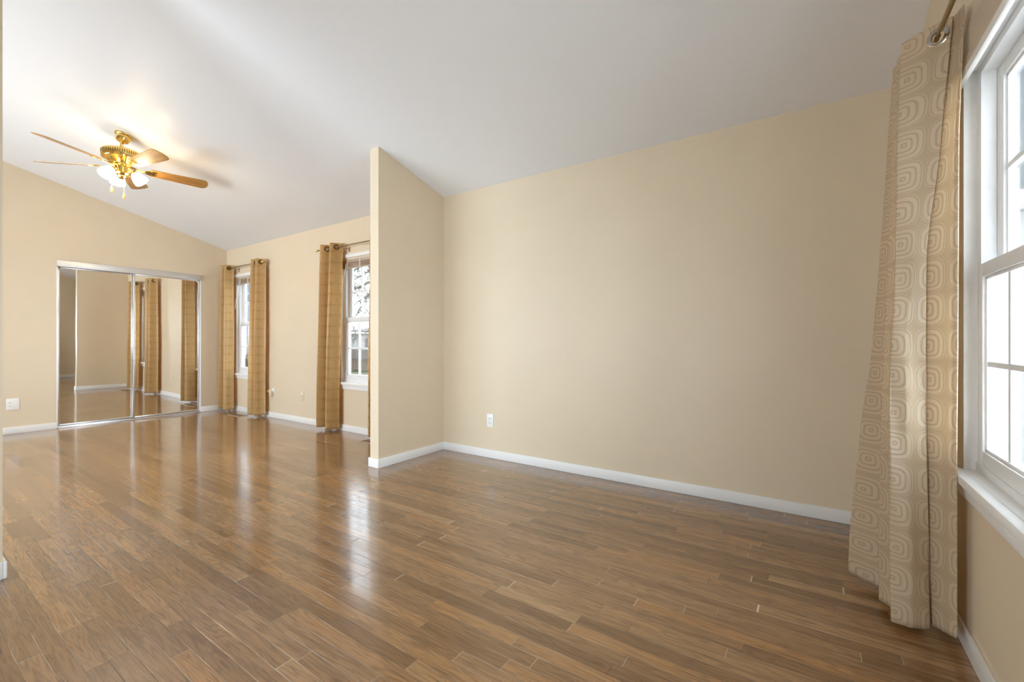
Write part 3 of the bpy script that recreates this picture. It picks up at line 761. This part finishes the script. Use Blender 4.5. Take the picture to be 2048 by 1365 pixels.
for off, zl in ((-0.068, 2.405), (0.016, 2.360)):
    p = ldir * off + tdir * 0.03
    c = MB(); c.tube([(p.x, p.y, zb - 0.06), (p.x, p.y, zl + 0.03 - cz)], 0.0016, 6); co = c.build('pull_chain', M['chain'], fan)
    f = MB(); f.lathe([(0, 0.032), (0.006, 0.030), (0.010, 0.018), (0.011, 0.0), (0.008, -0.016), (0.004, -0.022), (0, -0.023)], 16, T(p.x, p.y, zl - cz), cap=False); f.build('chain_fob', M['fob'], co)

# ------------------------------------------------------------------ outdoors
def px(u, v, y):   # point of the plane at distance y seen along one measured direction
    s = (u - 1024) / FPX; d = Vector((-math.sin(YAW) + math.cos(YAW) * s, math.cos(YAW) + math.sin(YAW) * s, -(v - V0) / FPX))
    return Vector((0, 0, HCAM)) + d * (y / d.y)
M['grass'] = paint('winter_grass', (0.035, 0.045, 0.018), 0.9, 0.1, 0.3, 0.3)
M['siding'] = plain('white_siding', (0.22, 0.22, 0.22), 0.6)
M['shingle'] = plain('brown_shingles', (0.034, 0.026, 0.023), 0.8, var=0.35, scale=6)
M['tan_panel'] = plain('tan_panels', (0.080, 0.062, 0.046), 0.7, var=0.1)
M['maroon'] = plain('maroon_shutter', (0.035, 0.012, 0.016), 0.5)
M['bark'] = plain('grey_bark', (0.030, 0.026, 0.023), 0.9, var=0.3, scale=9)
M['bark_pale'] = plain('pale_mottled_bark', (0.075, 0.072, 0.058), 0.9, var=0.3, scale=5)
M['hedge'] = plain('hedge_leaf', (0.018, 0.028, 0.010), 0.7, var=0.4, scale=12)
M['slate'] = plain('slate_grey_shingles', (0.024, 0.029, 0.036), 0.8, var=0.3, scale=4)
M['stone'] = None
def mat_stone():
    t = NT('grey_stone_courses'); x, y, z = t.sep(t.pos())
    br = t.new('ShaderNodeTexBrick'); t.l.new(t.comb(t.math('ADD', x, y), z, 0.0), br.inputs[0])
    br.inputs['Color1'].default_value = (0.045, 0.05, 0.058, 1); br.inputs['Color2'].default_value = (0.085, 0.09, 0.10, 1); br.inputs['Mortar'].default_value = (0.14, 0.14, 0.14, 1)
    br.inputs['Scale'].default_value = 1.0; br.inputs['Brick Width'].default_value = 0.6; br.inputs['Row Height'].default_value = 0.30; br.inputs['Mortar Size'].default_value = 0.02
    t.set(br.outputs[0], 0.85); return t.m
M['stone'] = mat_stone()
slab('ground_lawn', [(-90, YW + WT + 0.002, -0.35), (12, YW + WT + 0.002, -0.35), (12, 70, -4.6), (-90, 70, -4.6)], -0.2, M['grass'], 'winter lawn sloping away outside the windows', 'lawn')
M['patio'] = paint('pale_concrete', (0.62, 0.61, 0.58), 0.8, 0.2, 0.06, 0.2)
slab('ground_added_patio', [(XR + WT + 0.002, -5.0, -0.35), (9, -5.0, -0.35), (9, YW + WT, -0.35), (XR + WT + 0.002, YW + WT, -0.35)], -0.2, M['patio'], 'added pale patio bouncing daylight in at the near right window', 'patio')  # added ground, kept pale so daylight bounces up through the window
# house across the lawn
def house():
    Y = 28.0; root = tag(empty('house', px(720, 700, Y)), 'white-sided house with brown roof across the lawn, through the half-hidden window', 'house')
    root.location = (0, 0, 0)
    def rect(name, u0, u1, v0_, v1_, d0, d1, mat, bev=0):
        a, b = px(u0, v1_, Y), px(u1, v0_, Y)
        q = MB(); q.box((a.x, Y + d0, a.z), (b.x, Y + d1, b.z), bev); return q.build(name, M[mat], root, smooth=False)
    gb = -2.35
    a, b = px(690, 740, Y), px(790, 717, Y)
    q = MB(); q.box((a.x, Y, gb), (b.x, Y + 8, b.z)); 
    for k in range(24):
        x = a.x + (b.x - a.x) * k / 23; q.box((x - 0.02, Y - 0.02, gb), (x + 0.02, Y, b.z))
    q.build('lower_wall', M['tan_panel'], root, smooth=False)
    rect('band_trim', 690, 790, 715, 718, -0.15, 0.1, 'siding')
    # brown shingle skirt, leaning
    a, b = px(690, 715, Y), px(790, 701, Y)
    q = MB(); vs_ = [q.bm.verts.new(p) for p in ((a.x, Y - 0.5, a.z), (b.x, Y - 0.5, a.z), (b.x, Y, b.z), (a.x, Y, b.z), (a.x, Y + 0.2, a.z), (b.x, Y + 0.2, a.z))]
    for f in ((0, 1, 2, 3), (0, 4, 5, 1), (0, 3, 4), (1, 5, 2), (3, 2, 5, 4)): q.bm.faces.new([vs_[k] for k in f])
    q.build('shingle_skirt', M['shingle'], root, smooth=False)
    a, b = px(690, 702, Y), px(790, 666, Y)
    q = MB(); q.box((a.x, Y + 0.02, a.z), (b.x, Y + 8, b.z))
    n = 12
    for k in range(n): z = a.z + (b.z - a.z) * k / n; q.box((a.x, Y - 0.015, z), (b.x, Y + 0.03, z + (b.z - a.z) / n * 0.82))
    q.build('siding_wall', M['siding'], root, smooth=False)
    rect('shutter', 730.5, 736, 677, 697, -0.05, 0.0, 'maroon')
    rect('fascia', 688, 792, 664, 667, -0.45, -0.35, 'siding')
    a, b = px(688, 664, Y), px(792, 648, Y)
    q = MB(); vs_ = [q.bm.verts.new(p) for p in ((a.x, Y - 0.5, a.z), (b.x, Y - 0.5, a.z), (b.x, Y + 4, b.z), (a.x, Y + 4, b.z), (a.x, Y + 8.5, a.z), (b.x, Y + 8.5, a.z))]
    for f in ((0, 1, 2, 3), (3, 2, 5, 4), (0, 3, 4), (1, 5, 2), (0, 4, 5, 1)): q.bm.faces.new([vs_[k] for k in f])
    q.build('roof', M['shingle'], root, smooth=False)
house()
def leaf_mound(name, label, c, rx, ry, rz, n, seed, leaf=0.10):
    rnd = random.Random(seed); q = MB()
    for _ in range(n):
        th, ph = rnd.uniform(0, 2 * PI), math.acos(rnd.uniform(-0.2, 1)); r = rnd.uniform(0.75, 1.0)
        p = Vector((c[0] + rx * r * math.sin(ph) * math.cos(th), c[1] + ry * r * math.sin(ph) * math.sin(th), c[2] + rz * r * math.cos(ph)))
        m = T(*p) @ R(rnd.uniform(0, 6.3), 'Z') @ R(rnd.uniform(0, 3), 'X')
        vv = [q.bm.verts.new(m @ Vector(t)) for t in ((-leaf / 2, 0, 0), (0, -leaf / 4, 0.01), (leaf / 2, 0, 0), (0, leaf / 4, 0.01))]
        q.bm.faces.new(vv)
    s = bmesh.ops.create_icosphere(q.bm, subdivisions=3, radius=0.86)
    for v in s['verts']: v.co = Vector((c[0] + rx * v.co.x, c[1] + ry * v.co.y, c[2] + rz * v.co.z))
    return tag(q.build(name, M['hedge'], smooth=False), label, 'bush')
for k, u in enumerate((700, 711, 722, 733, 745)):
    p = px(u, 757, 25.0)
    tag(leaf_mound('hedge_bush', ('hedge bush below the white-sided house, behind the left curtain edge', 'hedge bush below the white-sided house, second from the left', 'hedge bush below the white-sided house, in the middle', 'hedge bush below the white-sided house, second from the right', 'hedge bush below the white-sided house, nearest the stub wall')[k], p, 0.34, 0.5, 0.78, 600, 40 + k, 0.16), group='hedge bushes outside')
def tree(name, label, base, h, lean, seed, rad, mat, depth=5, spread=0.75, up=0.25, first=0.28):
    rnd = random.Random(seed); tr = MB(); br = MB()
    def grow(mb, p, d, L, r, lev):
        pts = [p]; rr = [r]; n = 5; q = p.copy(); dd = d.copy()
        for i in range(n):
            dd = (dd + Vector((rnd.gauss(0, 0.13), rnd.gauss(0, 0.13), rnd.gauss(0, 0.09) + 0.03))).normalized()
            q = q + dd * L / n; pts.append(q.copy()); rr.append(r * (1 - 0.5 * (i + 1) / n))
        mb.tube(pts, rr, 7 if lev < 2 else 4)
        if lev >= depth: return
        for c in range(rnd.choice((2, 3, 3)) + (2 if lev == 0 else 0)):
            t = rnd.uniform(first if lev == 0 else 0.25, 1.0); k = min(int(t * n), n - 1); b = pts[k].lerp(pts[k + 1], t * n - k)
            side = Vector((rnd.gauss(0, 1), rnd.gauss(0, 1), rnd.gauss(0, 0.5) + up)).normalized()
            nd = (dd * (1 - spread * 0.55) + side * spread).normalized()
            grow(br, b, nd, L * rnd.uniform(0.55, 0.78), rr[k] * rnd.uniform(0.45, 0.65), lev + 1)
    grow(tr, Vector(base), Vector(lean).normalized(), h, rad, 0)
    root = tr.build(name, M[mat]); br.build('branches', M[mat], root)
    return tag(root, label, 'tree', 'bare trees outside')
def limb_tree():
    Y = 11.4; rnd = random.Random(4); tr = MB(); br = MB()
    p0 = px(742, 800, Y); top = px(748, 470, Y)
    pts = [p0.lerp(top, t) + Vector((rnd.gauss(0, .06), rnd.gauss(0, .06), 0)) for t in (0, .2, .4, .6, .8, 1)]
    tr.tube(pts, [0.17, 0.15, 0.13, 0.11, 0.09, 0.05], 10)
    limbs = [([(746, 561), (730, 569), (716, 576), (700, 581), (672, 590)], .055), ([(746, 538), (728, 549), (712, 558), (690, 562)], .035), ([(747, 508), (730, 520), (716, 535), (700, 547)], .028),
             ([(745, 585), (728, 596), (712, 607), (698, 618)], .038), ([(745, 600), (732, 583), (722, 560), (712, 530), (704, 505)], .026), ([(744, 560), (736, 530), (728, 505), (724, 480)], .03),
             ([(743, 640), (735, 622), (722, 606), (714, 590), (709, 570)], .028), ([(743, 655), (730, 668), (716, 670), (700, 668)], .03), ([(744, 530), (734, 512), (722, 500), (706, 492)], .024)]
    def twig(p, d, L, r, lev):
        pts = [p]; q = p.copy(); dd = d.copy()
        for i in range(4):
            dd = (dd + Vector((rnd.gauss(0, .2), rnd.gauss(0, .2), rnd.gauss(0, .2)))).normalized(); q = q + dd * L / 4; pts.append(q.copy())
        br.tube(pts, [r, r * .85, r * .7, r * .55, r * .35], 4)
        if lev:
            for _ in range(3):
                k = rnd.choice((1, 2, 3)); s_ = Vector((rnd.gauss(0, 1), rnd.gauss(0, 1), rnd.gauss(0, 1) + .2)).normalized()
                twig(pts[k], (dd * .6 + s_ * .8).normalized(), L * .6, r * .6, lev - 1)
    for pl, r in limbs:
        P = [px(u, v, Y + 0.25 * i * rnd.uniform(-1, 1)) for i, (u, v) in enumerate(pl)]
        n = len(P); br.tube(P, [r * (1 - .6 * i / (n - 1)) for i in range(n)], 7)
        for i in range(n - 1):
            for _ in range(5):
                p = P[i].lerp(P[i + 1], rnd.random()); d = (P[i + 1] - P[i]).normalized(); s_ = Vector((rnd.gauss(0, 1), rnd.gauss(0, 1), rnd.gauss(0, 1) + .2)).normalized()
                twig(p, (d * .5 + s_ * .8).normalized(), rnd.uniform(.5, 1.2), .012, 2)
    root = tr.build('bare_tree', M['bark_pale']); br.build('branches', M['bark_pale'], root)
    tag(root, 'big bare tree spreading limbs across the half-hidden window', 'tree', 'bare trees outside')
limb_tree()
for k, (x, y, s_) in enumerate(((-29, 20, 5), (-20, 17, 9), (-47, 44, 12), (-62, 46, 15), (-56, 56, 18), (-14, 26, 22), (-75, 60, 25))):
    tree('bare_tree', ('slim bare tree farther off, left part of the tree window', 'slim bare tree farther off, hidden side of the tree window', 'distant bare tree behind the white-sided house, right part', 'distant bare tree behind the white-sided house, left part', 'distant bare tree over the house roof ridge', 'bare tree out of sight past the stub wall', 'most distant bare tree, far left of the house')[k],
         (x, y, -0.35 - 0.0636 * (y - 3.3) - 0.1), 7.0, (0.05, 0, 1), s_, 0.22, 'bark', 5, 0.7, 0.3)
# stone-faced wall outside the farthest window and a shrub at its foot
a, b = px(491.5, 600, 6.2), px(540, 600, 6.2)
mb = MB(); mb.box((a.x, 6.2, -0.9), (a.x + 1.7, 6.9, 4.6)); mb.box((a.x - 0.06, 6.14, 4.6), (a.x + 1.76, 6.96, 4.75), 0.02)
tag(mb.build('stone_chimney', M['stone'], smooth=False), 'grey stone chimney outside the farthest window', 'chimney')
p = px(509, 752, 5.5); leaf_mound('green_shrub', 'low green shrub at the foot of the stone chimney', p, 0.7, 0.5, 0.55, 900, 71, 0.11)
# neighbour's projecting wing beyond the near window
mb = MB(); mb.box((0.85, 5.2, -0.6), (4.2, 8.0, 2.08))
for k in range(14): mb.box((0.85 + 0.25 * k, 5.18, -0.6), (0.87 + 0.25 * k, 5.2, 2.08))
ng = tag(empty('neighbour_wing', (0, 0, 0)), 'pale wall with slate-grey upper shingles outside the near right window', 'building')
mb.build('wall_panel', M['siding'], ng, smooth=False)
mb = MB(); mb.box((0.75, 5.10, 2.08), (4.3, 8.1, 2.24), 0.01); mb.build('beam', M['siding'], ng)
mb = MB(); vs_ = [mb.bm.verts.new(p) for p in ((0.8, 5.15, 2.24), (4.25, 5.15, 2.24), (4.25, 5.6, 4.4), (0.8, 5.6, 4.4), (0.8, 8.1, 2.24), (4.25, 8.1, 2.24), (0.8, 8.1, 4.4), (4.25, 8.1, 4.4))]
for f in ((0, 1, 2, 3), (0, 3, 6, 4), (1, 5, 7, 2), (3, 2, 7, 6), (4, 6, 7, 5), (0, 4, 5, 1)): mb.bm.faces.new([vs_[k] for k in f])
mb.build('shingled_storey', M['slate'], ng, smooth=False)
